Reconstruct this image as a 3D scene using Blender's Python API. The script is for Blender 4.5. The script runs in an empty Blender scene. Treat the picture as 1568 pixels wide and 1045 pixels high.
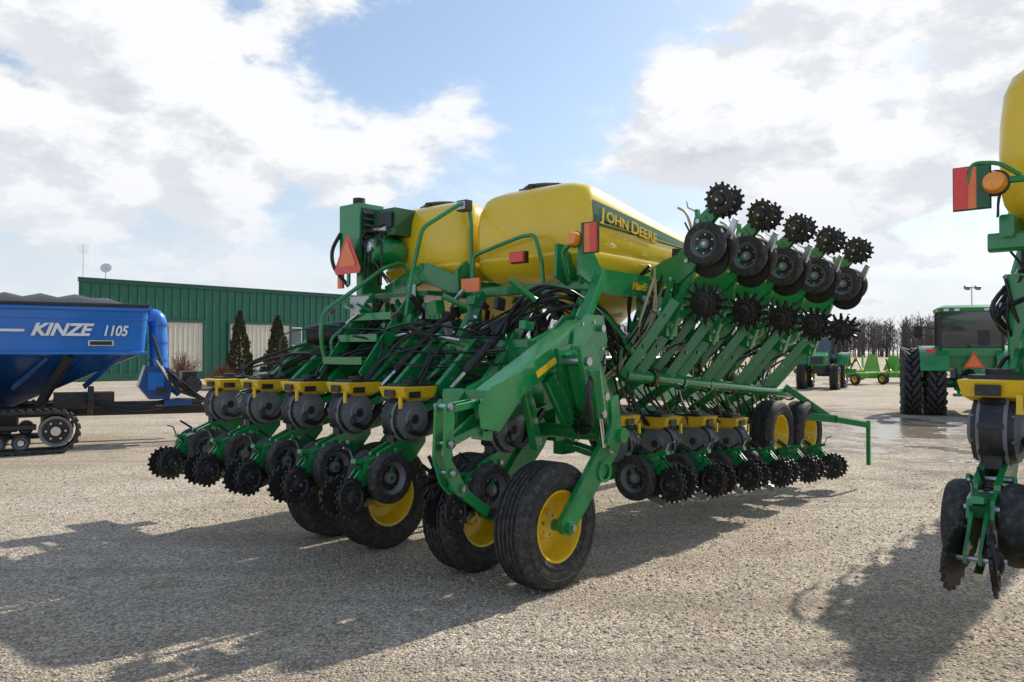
import bpy, bmesh, math, random
from mathutils import Vector, Matrix, noise
R=math.radians
random.seed(7)
rnd=random.uniform
scene=bpy.context.scene

# ------------------------------------------------------------ materials
MATS={}
def nt_of(name):
    m=bpy.data.materials.new(name); m.use_nodes=True
    nt=m.node_tree; b=nt.nodes['Principled BSDF']
    MATS[name]=m
    return m,nt,b
def simple(name,col,rough=.5,metal=0.,var=.25,scale=6.,dirt=None,dirtamt=.0,bump=0.,bscale=60.,coat=0.,spec=None):
    m,nt,b=nt_of(name)
    N=nt.nodes; L=nt.links
    tc=N.new('ShaderNodeTexCoord'); n=N.new('ShaderNodeTexNoise'); n.inputs['Scale'].default_value=scale; n.inputs['Detail'].default_value=5
    L.new(tc.outputs['Object'],n.inputs['Vector'])
    r=N.new('ShaderNodeValToRGB'); r.color_ramp.elements[0].position=.3; r.color_ramp.elements[1].position=.7
    r.color_ramp.elements[0].color=tuple(c*(1-var) for c in col)+(1,)
    r.color_ramp.elements[1].color=tuple(min(1,c*(1+var*.5)) for c in col)+(1,)
    L.new(n.outputs['Fac'],r.inputs[0])
    out=r.outputs[0]
    if dirt:
        n2=N.new('ShaderNodeTexNoise'); n2.inputs['Scale'].default_value=scale*2.7; n2.inputs['Detail'].default_value=7; n2.inputs['Roughness'].default_value=.7
        L.new(tc.outputs['Object'],n2.inputs['Vector'])
        mr=N.new('ShaderNodeMapRange'); mr.inputs[1].default_value=.48; mr.inputs[2].default_value=.75; mr.inputs[4].default_value=dirtamt
        L.new(n2.outputs['Fac'],mr.inputs[0])
        mx=N.new('ShaderNodeMixRGB'); mx.inputs[2].default_value=tuple(dirt)+(1,)
        L.new(mr.outputs[0],mx.inputs[0]); L.new(out,mx.inputs[1]); out=mx.outputs[0]
        rr_=N.new('ShaderNodeMapRange'); rr_.inputs[3].default_value=rough; rr_.inputs[4].default_value=min(1,rough+.45); L.new(mr.outputs[0],rr_.inputs[0]); L.new(rr_.outputs[0],b.inputs['Roughness'])
    L.new(out,b.inputs['Base Color'])
    b.inputs['Roughness'].default_value=rough; b.inputs['Metallic'].default_value=metal
    if coat: b.inputs['Coat Weight'].default_value=coat; b.inputs['Coat Roughness'].default_value=.10
    if bump:
        n3=N.new('ShaderNodeTexNoise'); n3.inputs['Scale'].default_value=bscale; n3.inputs['Detail'].default_value=4
        L.new(tc.outputs['Object'],n3.inputs['Vector'])
        bp=N.new('ShaderNodeBump'); bp.inputs['Strength'].default_value=bump; bp.inputs['Distance'].default_value=.01
        L.new(n3.outputs['Fac'],bp.inputs['Height']); L.new(bp.outputs[0],b.inputs['Normal'])
    return m
DUST=(.26,.21,.15)
simple('green_paint',(.005,.250,.060),.26,0,.15,3,DUST,.12,coat=.6)
simple('green_dark',(.004,.105,.034),.38,0,.2,4,DUST,.12,coat=.2)
simple('green_lime',(.10,.36,.03),.4,0,.2,4,DUST,.12)
simple('yellow_plastic',(.92,.62,.018),.30,0,.06,1.6,(.6,.44,.13),.10,bump=.05,bscale=30,coat=.45)
simple('yellow_paint',(.90,.58,.012),.33,0,.08,5,DUST,.2,coat=.3)
simple('black_rubber',(.028,.028,.029),.70,0,.3,9,(.22,.185,.14),.6,bump=.3,bscale=90)
simple('black_plastic',(.020,.020,.022),.42,0,.3,9,DUST,.2)
simple('hose_black',(.013,.013,.014),.34,0,.3,9,DUST,.1)
simple('grey_meter',(.19,.20,.215),.38,0,.2,9,DUST,.25)
simple('dark_steel',(.040,.039,.040),.42,.5,.4,14,(.10,.06,.035),.3)
simple('steel',(.58,.58,.58),.28,1.,.2,12,(.2,.15,.1),.3)
simple('chrome',(.7,.7,.7),.12,1.,.1,12)
simple('rust',(.2,.12,.06),.7,.2,.4,12)
simple('white_paint',(.80,.81,.81),.4,0,.06,5)
simple('cream_panel',(.68,.64,.52),.5,0,.08,2,(.3,.27,.2),.15)
simple('cream_plastic',(.62,.5,.30),.5,0,.1,4)
simple('building_green',(.015,.135,.080),.45,0,.12,.6,(.05,.12,.09),.25)
simple('building_trim',(.012,.09,.06),.4,0,.1,1)
simple('roof_metal',(.35,.37,.36),.4,.3,.1,1)
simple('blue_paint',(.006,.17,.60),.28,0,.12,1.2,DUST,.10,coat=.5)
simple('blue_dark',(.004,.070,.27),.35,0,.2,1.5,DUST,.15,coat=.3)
simple('tarp_black',(.022,.023,.026),.5,0,.3,4,bump=.3,bscale=8)
simple('red_reflector',(.82,.035,.012),.3,0,.1,20,coat=.6)
simple('orange_reflector',(.98,.20,.02),.35,0,.1,20,coat=.6)
simple('amber_lens',(.98,.33,.01),.15,0,.1,20,coat=.8)
simple('glass_dark',(.06,.075,.085),.04,.3,.2,2,coat=1.)
simple('bark',(.13,.10,.08),.9,0,.3,8)
simple('twig_grey',(.125,.105,.098),.9,0,.3,.05)
simple('twig_red',(.24,.11,.06),.9,0,.3,3)
simple('foliage',(.050,.052,.016),.75,0,.5,5,(.14,.085,.03),.5)
simple('mulch',(.1,.07,.05),.9,0,.3,8)
simple('stone_bits',(.54,.47,.385),.85,0,.5,25,(.2,.18,.16),.6)
simple('label_white',(.7,.7,.68),.5,0,.2,30,(.15,.15,.15),.5)

# ------------------------------------------------------------ mesh accumulator
class Acc:
    def __init__(s): s.v=[];s.f=[];s.m=[];s.names=[];s.T=Matrix.Identity(4)
    def mi(s,mat):
        if mat not in s.names: s.names.append(mat)
        return s.names.index(mat)
    def add(s,vs,fs,mat):
        o=len(s.v); T=s.T
        s.v.extend([tuple(T@Vector(v)) for v in vs])
        if isinstance(mat,str):
            i=s.mi(mat); s.m.extend([i]*len(fs))
        else: s.m.extend([s.mi(x) for x in mat])
        s.f.extend([tuple(a+o for a in f) for f in fs])
    def box(s,c,d,mat,rot=None,ch=None):
        c=Vector(c); x,y,z=d[0]/2,d[1]/2,d[2]/2
        M=rot or Matrix.Identity(3)
        vs=[];fs=[]
        for i in (-1,1):
            for j in (-1,1):
                for k in (-1,1): vs.append(c+M@Vector((x*i,y*j,z*k)))
        fs=[(0,1,3,2),(4,6,7,5),(0,4,5,1),(2,3,7,6),(0,2,6,4),(1,5,7,3)]
        s.add(vs,fs,mat)
    def beam(s,p,q,w,h,mat,up=(0,0,1),ch=.15):
        p=Vector(p);q=Vector(q);d=(q-p).normalized();up=Vector(up)
        if abs(d.dot(up))>.97: up=Vector((1,0,0))
        sx=d.cross(up).normalized(); uz=sx.cross(d).normalized()
        c=min(w,h)*ch; a=w/2;b=h/2
        pr=[(a-c,-b),(a,-b+c),(a,b-c),(a-c,b),(-a+c,b),(-a,b-c),(-a,-b+c),(-a+c,-b)]
        vs=[P+sx*x+uz*y for P in (p,q) for x,y in pr]
        fs=[(i,(i+1)%8,8+(i+1)%8,8+i) for i in range(8)]+[tuple(range(7,-1,-1)),tuple(range(8,16))]
        s.add(vs,fs,mat)
    def cyl(s,p,q,r,mat,n=14,r2=None):
        s.tube([p,q],r,mat,n,smooth=0,r2=r2)
    def tube(s,pts,r,mat,n=8,smooth=5,r2=None):
        P=[Vector(p) for p in pts]
        if smooth and len(P)>2:
            Q=[]
            for i in range(len(P)-1):
                p0=P[max(i-1,0)];p1=P[i];p2=P[i+1];p3=P[min(i+2,len(P)-1)]
                for k in range(smooth):
                    t=k/smooth
                    Q.append(.5*((2*p1)+(-p0+p2)*t+(2*p0-5*p1+4*p2-p3)*t*t+(-p0+3*p1-3*p2+p3)*t**3))
            Q.append(P[-1]); P=Q
        vs=[];fs=[];nrm=None
        for i,p in enumerate(P):
            if i==0: d=P[1]-P[0]
            elif i==len(P)-1: d=P[-1]-P[-2]
            else: d=P[i+1]-P[i-1]
            d=d.normalized()
            if nrm is None:
                a=Vector((0,0,1)) if abs(d.z)<.9 else Vector((1,0,0))
                nrm=d.cross(a).normalized()
            else:
                nrm=(nrm-d*nrm.dot(d))
                if nrm.length<1e-6: nrm=d.orthogonal()
                nrm.normalize()
            bn=d.cross(nrm); rr=r if r2 is None else r+(r2-r)*i/(len(P)-1)
            for k in range(n):
                a=2*math.pi*k/n; vs.append(p+(nrm*math.cos(a)+bn*math.sin(a))*rr)
        for i in range(len(P)-1):
            for k in range(n): fs.append((i*n+k,i*n+(k+1)%n,(i+1)*n+(k+1)%n,(i+1)*n+k))
        fs.append(tuple(range(n-1,-1,-1))); fs.append(tuple(range((len(P)-1)*n,len(P)*n)))
        s.add(vs,fs,mat)
    def bent(s,pts,r,mat,n=8,rad=.06):
        P=[Vector(p) for p in pts];Q=[P[0]]
        for i in range(1,len(P)-1):
            a=(P[i-1]-P[i]);b=(P[i+1]-P[i]);l=min(rad,a.length*.45,b.length*.45)
            A=P[i]+a.normalized()*l;B=P[i]+b.normalized()*l
            for k in range(5):
                t=k/4; Q.append(A*(1-t)**2+P[i]*2*t*(1-t)+B*t*t)
        Q.append(P[-1]); s.tube(Q,r,mat,n,smooth=0)
    def lathe(s,c,ax,prof,mats,n=28):
        c=Vector(c);ax=Vector(ax).normalized()
        a=Vector((0,0,1)) if abs(ax.z)<.9 else Vector((1,0,0))
        u=ax.cross(a).normalized();w=ax.cross(u)
        vs=[];fs=[];ms=[]
        for r,t in prof:
            for k in range(n):
                an=2*math.pi*k/n; vs.append(c+ax*t+(u*math.cos(an)+w*math.sin(an))*max(r,1e-4))
        for i in range(len(prof)-1):
            for k in range(n):
                fs.append((i*n+k,i*n+(k+1)%n,(i+1)*n+(k+1)%n,(i+1)*n+k))
                ms.append(mats if isinstance(mats,str) else mats[i])
        s.add(vs,fs,ms)
    def gear(s,c,ax,ri,ro,teeth,th,mat,hook=.3):
        c=Vector(c);ax=Vector(ax).normalized()
        a=Vector((0,0,1)) if abs(ax.z)<.9 else Vector((1,0,0))
        u=ax.cross(a).normalized();w=ax.cross(u);pts=[]
        ph=rnd(0,1)
        for k in range(teeth):
            b=2*math.pi/teeth
            for fr,rr in ((0,ri),(.25,ri),(.25+hook*.6,ro),(.55+hook*.5,ro),(.8,ri)):
                an=b*(k+fr+ph); pts.append((math.cos(an)*rr,math.sin(an)*rr))
        n=len(pts); vs=[]
        for t in (-th/2,th/2):
            for x,y in pts: vs.append(c+ax*t+u*x+w*y)
        vs+= [c-ax*th/2, c+ax*th/2]
        fs=[(i,(i+1)%n,n+(i+1)%n,n+i) for i in range(n)]
        fs+=[(2*n,(i+1)%n,i) for i in range(n)]+[(2*n+1,n+i,n+(i+1)%n) for i in range(n)]
        s.add(vs,fs,mat)
    def plate(s,pts,y0,y1,mat):
        n=len(pts)
        vs=[(x,y0,z) for x,z in pts]+[(x,y1,z) for x,z in pts]
        fs=[(i,(i+1)%n,n+(i+1)%n,n+i) for i in range(n)]+[tuple(range(n-1,-1,-1)),tuple(range(n,2*n))]
        s.add(vs,fs,mat)
    def build(s,name,parent=None,sharp=35):
        me=bpy.data.meshes.new(name); me.from_pydata(s.v,[],s.f)
        for x in s.names: me.materials.append(MATS[x])
        me.polygons.foreach_set('material_index',s.m)
        me.update()
        bm=bmesh.new();bm.from_mesh(me);bmesh.ops.recalc_face_normals(bm,faces=bm.faces);bm.to_mesh(me);bm.free()
        me.shade_smooth()
        me.set_sharp_from_angle(angle=R(sharp))
        o=bpy.data.objects.new(name,me); scene.collection.objects.link(o)
        if parent: o.parent=parent
        return o
def empty(name,loc=(0,0,0),rz=0):
    e=bpy.data.objects.new(name,None); e.location=loc; e.rotation_euler=(0,0,rz); scene.collection.objects.link(e); e.empty_display_size=.3
    return e
def text(name,body,size,M,mat,parent,ext=.002,shear=0,sx=1.,bold=0.):
    cu=bpy.data.curves.new(name,'FONT'); cu.body=body; cu.size=size; cu.extrude=ext; cu.shear=shear; cu.offset=bold
    cu.align_y='BOTTOM_BASELINE'
    t=bpy.data.objects.new(name+'_tmp',cu); scene.collection.objects.link(t)
    bpy.context.view_layer.update()
    me=bpy.data.meshes.new_from_object(t.evaluated_get(bpy.context.evaluated_depsgraph_get()))
    bpy.data.objects.remove(t)
    me.name=name; me.materials.clear(); me.materials.append(MATS[mat])
    me.transform(M@Matrix.Diagonal((sx,1,1,1)))
    o=bpy.data.objects.new(name,me); scene.collection.objects.link(o); o.parent=parent
    return o

G='green_paint';GD='green_dark'
# ------------------------------------------------------------ parts
def tire(m,c,ax,r=.47,w=.30,rim='yellow_paint',lug=False):
    h=w/2; k=r/.47
    g=.014*k
    pr=[(.255*k,-h*.72),(.29*k,-h*.92),(.36*k,-h*1.02),(.42*k,-h),(.452*k,-h*.86),(.466*k,-h*.7)]
    for i,t in enumerate((-.46,-.2,.06,.32,.58)):
        tt=t*h-0.03*h
        pr+=[(.47*k,tt-.08*h),(.47*k-g,tt-.06*h),(.47*k-g,tt+.06*h),(.47*k,tt+.08*h)]
    pr+=[(.466*k,h*.7),(.452*k,h*.86),(.42*k,h),(.36*k,h*1.02),(.29*k,h*.92),(.255*k,h*.72)]
    m.lathe(c,ax,pr,'black_rubber',44)
    for sg in (-1,1):
        m.lathe(c,ax,[(.385*k,h*1.012*sg),(.388*k,h*1.05*sg),(.394*k,h*1.05*sg),(.397*k,h*1.0*sg)],'black_rubber',36)
        m.lathe(c,ax,[(.30*k,h*.95*sg),(.304*k,h*1.0*sg),(.312*k,h*1.0*sg),(.318*k,h*.97*sg)],'black_rubber',36)
    rp=[(.262*k,-h*.78),(.268*k,-h*.84),(.25*k,-h*.82),(.235*k,-h*.6),(.225*k,-h*.1),(.2*k,h*.1),(.12*k,h*.16),(.1*k,-h*.1),(.05*k,-h*.12),(.0,-h*.12)]
    m.lathe(c,ax,rp,rim,32)
    rp=[(.262*k,h*.78),(.268*k,h*.84),(.25*k,h*.82),(.235*k,h*.6),(.225*k,h*.3),(.2*k,h*.2),(0,h*.2)]
    m.lathe(c,ax,rp,rim,32)
    ax=Vector(ax).normalized(); u=ax.orthogonal().normalized(); v=ax.cross(u)
    for i in range(6):
        a=i*math.pi/3; p=Vector(c)+(u*math.cos(a)+v*math.sin(a))*.08*k
        m.cyl(p-ax*(h*.2),p-ax*(-h*.05),.011*k,'steel',6)
    if lug:
        for i in range(22):
            for s in (-1,1):
                a=2*math.pi*(i+(.5 if s>0 else 0))/22
                rad=u*math.cos(a)+v*math.sin(a); tan=ax.cross(rad)
                p=Vector(c)+rad*(r+.01)
                m.beam(p+ax*s*h*.95-tan*.0+tan*.12*k,p+ax*s*.02-tan*.06*k,.05*k,.07*k,'black_rubber',up=rad)

def gauge(m,x,y,z,sgn):
    w=.055
    pr=[(.13,-w*.9),(.165,-w*1.05),(.19,-w),(.205,-w*.6),(.21,0),(.205,w*.6),(.19,w),(.165,w*1.05),(.13,w*.9)]
    m.lathe((x,y,z),(0,1,0),pr,'black_rubber',32)
    s=sgn
    m.lathe((x,y,z),(0,1,0),[(.135,w*.9*s),(.125,w*.85*s),(.1,w*.1*s),(.05,-w*.1*s),(.045,w*.5*s),(.02,w*.6*s),(0,w*.6*s)],['grey_meter','grey_meter','black_plastic','grey_meter','grey_meter','steel'],28)
    m.lathe((x,y,z),(0,1,0),[(.135,-w*.9*s),(.1,-w*.5*s),(0,-w*.5*s)],'black_plastic',20)
    for i in range(6):
        a=i*math.pi/3
        m.cyl((x+.088*math.cos(a),y+w*.0*s,z+.088*math.sin(a)),(x+.088*math.cos(a),y+w*.25*s,z+.088*math.sin(a)),.009,'steel',6)

def closing(m,x,z,r=.168,teeth=18,ri=.88):
    for s in (-1,1):
        ax=Vector((.14*s,1,.10*s)); c=Vector((x,.078*s,z))
        m.gear(c,ax,r*ri,r,teeth,.016,'dark_steel')
        m.lathe(c,ax,[(r*.84,.008*s),(r*.78,.020*s),(r*.66,.022*s),(r*.60,.012*s),(r*.38,.014*s),(r*.34,.035*s),(r*.2,.048*s),(0,.048*s)],'black_plastic',26)
        axn=ax.normalized();u=axn.orthogonal().normalized();v=axn.cross(u)
        for i in range(4):
            a=i*math.pi/2+.4; p=c+(u*math.cos(a)+v*math.sin(a))*r*.5
            m.cyl(p+axn*.01*s,p+axn*.026*s,.010,'steel',6)
        m.cyl(c+axn*.045*s,c+axn*.06*s,.014,'steel',6)

def row_unit(m,T,hop=True,cx=-.62,cz=-.59,gx=-.27,gz=-.47,cleaner=False,hose=True,body=True,ri=.88,teeth=18):
    m.T=T
    for y in (-.052,.052):
        m.plate([(gx+.02,gz+.20),(gx-.03,gz+.06),(cx+.20,cz+.11),(cx+.14,cz+.17),(cx+.16,cz+.26)],y-.01,y+.01,G)
        m.plate([(cx+.26,cz+.26),(cx+.24,cz+.12),(cx+.03,cz-.035),(cx-.035,cz-.02),(cx-.03,cz+.04),(cx+.14,cz+.22)],y*.62-.008,y*.62+.008,G)
    m.box(((gx+cx)/2+.02,0,(gz+cz)/2+.17),(.15,.085,.065),GD,Matrix.Rotation(-.35,3,'Y'))
    m.beam((cx+.24,0,cz+.24),(cx+.08,0,cz+.27),.06,.035,G)
    m.cyl((cx+.2,-.09,cz+.21),(cx+.2,.09,cz+.21),.022,'steel',8)
    m.cyl((gx-.03,-.09,gz+.15),(gx-.03,.09,gz+.15),.02,'steel',8)
    m.cyl((cx,-.11,cz),(cx,.11,cz),.014,'steel',8)
    m.box((cx+.26,-.066,cz+.19),(.05,.004,.03),'label_white',Matrix.Rotation(-.3,3,'Y'))
    for k in range(7): m.lathe((cx+.26+.022*k,0,cz+.235+.012*k),(1,0,.5),[(.026,-.006),(.032,0),(.026,.006)],'dark_steel',10)
    # depth / down-pressure handles
    m.tube([(cx+.10,.02,cz+.27),(cx+.06,.02,cz+.36),(cx+.0,.02,cz+.38)],.008,'steel',6,0)
    closing(m,cx,cz,ri=ri,teeth=teeth)
    if not body:
        m.beam((gx,0,gz+.12),(.3,0,0),.08,.12,G); m.T=Matrix.Identity(4); return
    for y in (-.085,.085):
        m.beam((.60,y,.16),(.14,y,.06),.022,.055,G)
        m.beam((.60,y,-.06),(.14,y,-.15),.022,.055,G)
    m.plate([(.585,-.16),(.70,-.16),(.70,.27),(.585,.27)],-.105,.105,G)
    for z in (-.1,.2): 
        for y in (-.07,.07): m.cyl((.57,y,z),(.545,y,z),.016,'steel',6)
    m.cyl((.42,0,.19),(.24,0,-.10),.035,'black_plastic',10)
    for y0,y1 in ((-.066,-.035),(.035,.066)):
        m.plate([(.17,.10),(.18,-.22),(.05,-.36),(gx+.04,gz+.03),(gx-.08,gz+.06),(gx-.06,gz+.20),(-.10,-.18),(-.03,-.02),(.05,.10)],y0,y1,G)
    for x,z in ((.14,.06),(.14,-.15),(gx-.02,gz+.12),(gx+.16,gz+.2)):
        m.cyl((x,-.10,z),(x,.10,z),.020,'steel',8)
    m.box((.08,0,-.12),(.12,.09,.3),GD)
    m.tube([(gx-.1,0,gz+.22),(gx-.22,0,gz+.30)],.011,'black_plastic',6,0)
    if hop:
        mz=-.015
        for s in (-1,1):
            m.lathe((0,0,mz),(0,1,0),[(.200,0),(.206,.03*s),(.206,.055*s),(.194,.072*s),(.182,.066*s),(.172,.10*s),(.096,.118*s),(.086,.132*s),(.04,.136*s),(0,.136*s)],['black_plastic','black_plastic','grey_meter','grey_meter','black_plastic','grey_meter','grey_meter','grey_meter','black_plastic'],36)
            for i in range(8):
                a=i*2*math.pi/8+.3
                m.beam((.08*math.cos(a),.110*s,mz+.08*math.sin(a)),(.176*math.cos(a),.092*s,mz+.176*math.sin(a)),.012,.02,'grey_meter',up=(0,1,0))
        for i in range(9):
            a=i*2*math.pi/9+.2
            m.box((.20*math.cos(a),0,mz+.20*math.sin(a)),(.03,.12,.03),'black_plastic',Matrix.Rotation(-a,3,'Y'))
        m.bent([(-.05,-.12,-.03),(-.10,-.16,-.10),(.05,-.17,-.16),(.20,-.13,-.05),(.42,-.10,.12)],.024,'hose_black',8,.08)
        def ring(z,x0,x1,y): return [(x0,-y,z),(x1,-y,z),(x1,y,z),(x0,y,z)]
        vs=ring(.13,-.05,.15,.10)+ring(.165,-.12,.20,.145)+ring(.25,-.15,.22,.165)+ring(.256,-.14,.21,.155)
        fs=[]
        for k in range(3):
            for i in range(4): fs.append((k*4+i,k*4+(i+1)%4,k*4+4+(i+1)%4,k*4+4+i))
        fs.append((0,1,2,3));fs.append((12,13,14,15))
        m.add(vs,fs,'yellow_paint')
        m.box((.06,0,.268),(.28,.26,.02),'black_plastic')
        m.cyl((.06,0,.27),(.06,0,.31),.07,'black_plastic',14)
        m.box((-.152,.02,.20),(.014,.12,.06),'black_plastic')
        m.box((-.155,-.125,.13),(.02,.03,.10),'yellow_paint')
        m.box((-.03,-.160,.19),(.12,.014,.05),'black_plastic')
    m.box((-.12,0,-.16),(.08,.09,.1),'black_plastic')
    gauge(m,gx,-.125,gz,-1); gauge(m,gx,.125,gz,1)
    for s in (-1,1):
        m.lathe((gx+.12,.02*s,gz),(0.06*s,1,0),[(.195,0),(.15,.006),(0,.012)],'dark_steel',28)
    m.beam((gx,-.13,gz),(gx+.10,-.10,gz+.22),.02,.05,G); m.beam((gx,.13,gz),(gx+.10,.10,gz+.22),.02,.05,G)
    m.plate([(gx-.06,gz-.2),(gx-.24,gz-.25),(gx-.26,gz-.21),(gx-.08,gz-.13)],-.02,.02,'steel')
    if cleaner:
        for s in (-1,1):
            ax=Vector((.22*s,1,0))
            m.gear((gx+.56,.07*s,gz+.0),ax,.13,.205,13,.014,'dark_steel',.25)
            m.lathe((gx+.56,.07*s,gz),ax,[(.115,.009*s),(.10,.016*s),(.07,.012*s),(.05,.03*s),(0,.035*s)],'black_plastic',18)
        m.beam((gx+.56,0,gz),(.6,0,.05),.04,.06,G)
    if hose:
        for k in range(2):
            y=rnd(-.07,.07)
            m.tube([(.0+rnd(-.05,.1),y,.12),(.2,y+rnd(-.05,.05),.22+rnd(0,.08)),(.45,y,.30+rnd(-.05,.1)),(.7,y+rnd(-.1,.1),.3+rnd(-.1,.1))],rnd(.009,.015),'hose_black',6)
        m.tube([(.15,.09,.0),(.3,.12,.05),(.45,.1,-.02),(.62,.1,.1)],.006,'cream_plastic',5)
    m.T=Matrix.Identity(4)

def frame(x,y,z,o):
    return Matrix(((x[0],y[0],z[0],o[0]),(x[1],y[1],z[1],o[1]),(x[2],y[2],z[2],o[2]),(0,0,0,1)))

def rrect(x0,x1,y0,y1,r,n=5):
    pts=[]
    for cx,cy,a0 in ((x1-r,y1-r,0),(x0+r,y1-r,90),(x0+r,y0+r,180),(x1-r,y0+r,270)):
        for k in range(n+1):
            a=R(a0+90*k/n); pts.append((cx+r*math.cos(a),cy+r*math.sin(a)))
    return pts
SL=.30
def slope(x): return SL*max(0,(x-1.40))/2.0
def tank(m,y0,y1):
    rings=[(1.98,2.1,2.5,.50,.08,0),(2.20,1.95,2.75,.38,.12,0),(2.42,1.55,3.22,.14,.16,0),(2.48,1.36,3.50,.06,.16,0),
           (2.58,1.27,3.68,.015,.15,.0),(2.67,1.24,3.73,0,.15,.05),(2.70,1.255,3.72,.012,.15,.08),(2.73,1.245,3.72,.003,.15,.1),
           (2.85,1.23,3.71,.0,.14,.2),(3.02,1.23,3.64,.006,.14,.5),(3.19,1.25,3.54,.02,.15,.9),(3.29,1.285,3.43,.045,.18,1.1),(3.33,1.32,3.35,.075,.19,1.15),
           (3.375,1.40,3.2,.14,.22,1.15),(3.41,1.54,2.95,.26,.22,1.15),(3.425,1.75,2.6,.42,.2,1.15)]
    vs=[];fs=[];n=0
    for z,x0,x1,ins,r,s in rings:
        P=rrect(x0,x1,y0+ins,y1-ins,min(r,(y1-y0-2*ins)/2-.01),6); n=len(P)
        for x,y in P: vs.append((x,y,z-s*slope(x)))
    for k in range(len(rings)-1):
        for i in range(n): fs.append((k*n+i,k*n+(i+1)%n,(k+1)*n+(i+1)%n,(k+1)*n+i))
    fs.append(tuple(range(n-1,-1,-1)));fs.append(tuple(range((len(rings)-1)*n,len(rings)*n)))
    m.add(vs,fs,'yellow_plastic')
    yc=(y0+y1)/2; x=1.72
    m.lathe((x,yc+.1,3.37),(0,0,1),[(.27,0),(.27,.05),(.24,.075),(.1,.09),(0,.09)],'black_plastic',24)
    for i in range(6):
        a=i*math.pi/3; m.box((x+.26*math.cos(a),yc+.1+.26*math.sin(a),3.41),(.06,.06,.05),'black_plastic')
def facey(x,z,y0):
    sl=slope(x)
    R_=[(2.73,.003,.1),(2.85,0,.2),(3.02,.006,.5),(3.19,.02,.9),(3.29,.045,1.1)]
    zz=[(a-s*sl,i) for a,i,s in R_]
    for (za,ia),(zb,ib) in zip(zz,zz[1:]):
        if z<=zb: t=max(0,(z-za)/(zb-za)); return y0+ia+(ib-ia)*t
    return y0+.05

def lamp_flag(m,x,y,z,s=1.):
    m.box((x,y-.10*s,z),(.015,.16*s,.25*s),'orange_reflector')
    m.box((x-.010,y-.145*s,z),(.008,.07*s,.252*s),'red_reflector')
    m.box((x-.010,y-.035*s,z),(.008,.02*s,.27*s),GD)
    m.box((x+.010,y-.10*s,z),(.008,.19*s,.275*s),GD)
    m.lathe((x-.02,y+.06*s,z),(1,0,0),[(.0,-.05),(.05*s,-.045),(.065*s,-.02),(.068*s,.02)],'amber_lens',20)
    m.lathe((x-.02,y+.06*s,z),(1,0,0),[(.068*s,.02),(.075*s,.03),(.05*s,.05),(0,.05)],'black_plastic',20)

# ============================================================ PLANTER
pl=empty('planter',(.26,5.98,0),R(49))
m=Acc()
for y in (0,.75,1.90,2.62): tire(m,(0,y,.465),(0,1,0))
m.build('carrier_wheels',pl)
m=Acc()
for y,s in ((-.19,-1),(.55,1),(2.25,1)):
    m.plate([(-.07,.43),(.02,.40),(.63,.95),(.70,1.06),(.62,1.2),(.50,1.12),(-.09,.53)],y-.022,y+.022,G)
    m.cyl((0,y-.05,.47),(0,y+.12,.47),.045,G,14); m.cyl((0,y-.07,.47),(0,y-.05,.47),.025,'steel',6)
    m.cyl((.50,y-.06,1.0),(.50,y+.06,1.0),.035,'steel',10)
    m.cyl((.62,y-.05,1.12),(.62,y+.05,1.12),.03,'steel',10)
m.lathe((.44,-.20,.83),(0,1,0),[(.085,-.03),(.085,.04),(.06,.05),(.06,-.03),(.085,-.03)],G,20)
m.cyl((.60,-.30,1.10),(.60,.9,1.10),.06,G,16)
for y in (-.12,.10):
    m.plate([(.50,1.05),(.72,1.05),(.66,1.35),(.55,1.60),(.42,1.82),(.24,1.78),(.30,1.5),(.42,1.3)],y-.02,y+.02,G)
m.beam((.36,0,1.75),(.60,0,1.12),.16,.12,G,up=(1,0,0))
m.cyl((.33,-.16,1.68),(.33,.16,1.68),.035,'steel',10)
m.cyl((.56,-.17,1.40),(.56,.17,1.40),.035,'steel',10)
m.cyl((.30,-.22,1.62),(.38,-.22,1.25),.055,G,16); m.cyl((.38,-.22,1.25),(.43,-.22,1.02),.022,'chrome',12)
m.cyl((.36,-.28,1.28),(.36,-.16,1.28),.03,'steel',8)
m.plate([(.40,1.05),(.52,.98),(.60,1.2),(.56,1.42),(.46,1.38),(.47,1.2)],-.27,-.24,G)
for k in range(6): m.tube([(.3,-.2,1.6),(.22+rnd(-.05,.05),-.24,1.45),(.25,-.2+rnd(-.05,.1),1.2),(.4,0,1.1+rnd(0,.2)),(.6,.3,1.3)],.012,'hose_black',6)
m.beam((-.50,.20,1.36),(.66,.20,1.93),.20,.20,G,ch=.1)
for y0,y1 in ((.075,.098),(.302,.325)):
    m.plate([(.40,1.70),(.62,1.66),(.84,1.68),(.92,1.85),(.86,2.06),(.62,2.06),(.46,1.93)],y0,y1,G)
    m.plate([(-.62,1.22),(-.42,1.18),(-.25,1.34),(-.10,1.50),(-.20,1.60),(-.52,1.50),(-.64,1.38)],y0+.02,y1+.0,G)
for x,z in ((.50,1.78),(.56,1.98),(.72,2.0),(.84,1.78),(.70,1.72)): m.cyl((x,.066,z),(x,.076,z),.014,'steel',6)
m.cyl((.80,.03,1.95),(.80,.37,1.95),.03,'steel',10);m.cyl((.56,.03,1.76),(.56,.37,1.76),.03,'steel',10)
m.box((.12,.097,1.635),(.26,.006,.05),'yellow_paint',Matrix.Rotation(-.456,3,'Y'))
m.box((.34,.097,1.745),(.06,.006,.05),'label_white',Matrix.Rotation(-.456,3,'Y'))
m.beam((.74,.20,2.0),(1.12,.28,2.45),.10,.10,G)
m.beam((.36,.42,1.78),(.95,.42,1.98),.12,.14,G)
m.beam((.58,.0,1.72),(.62,.9,1.72),.16,.16,G)
m.beam((-.50,.1,1.42),(-.50,.55,1.42),.10,.12,G)
m.beam((-.46,.2,1.38),(-.50,.2,1.12),.14,.10,G)
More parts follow.
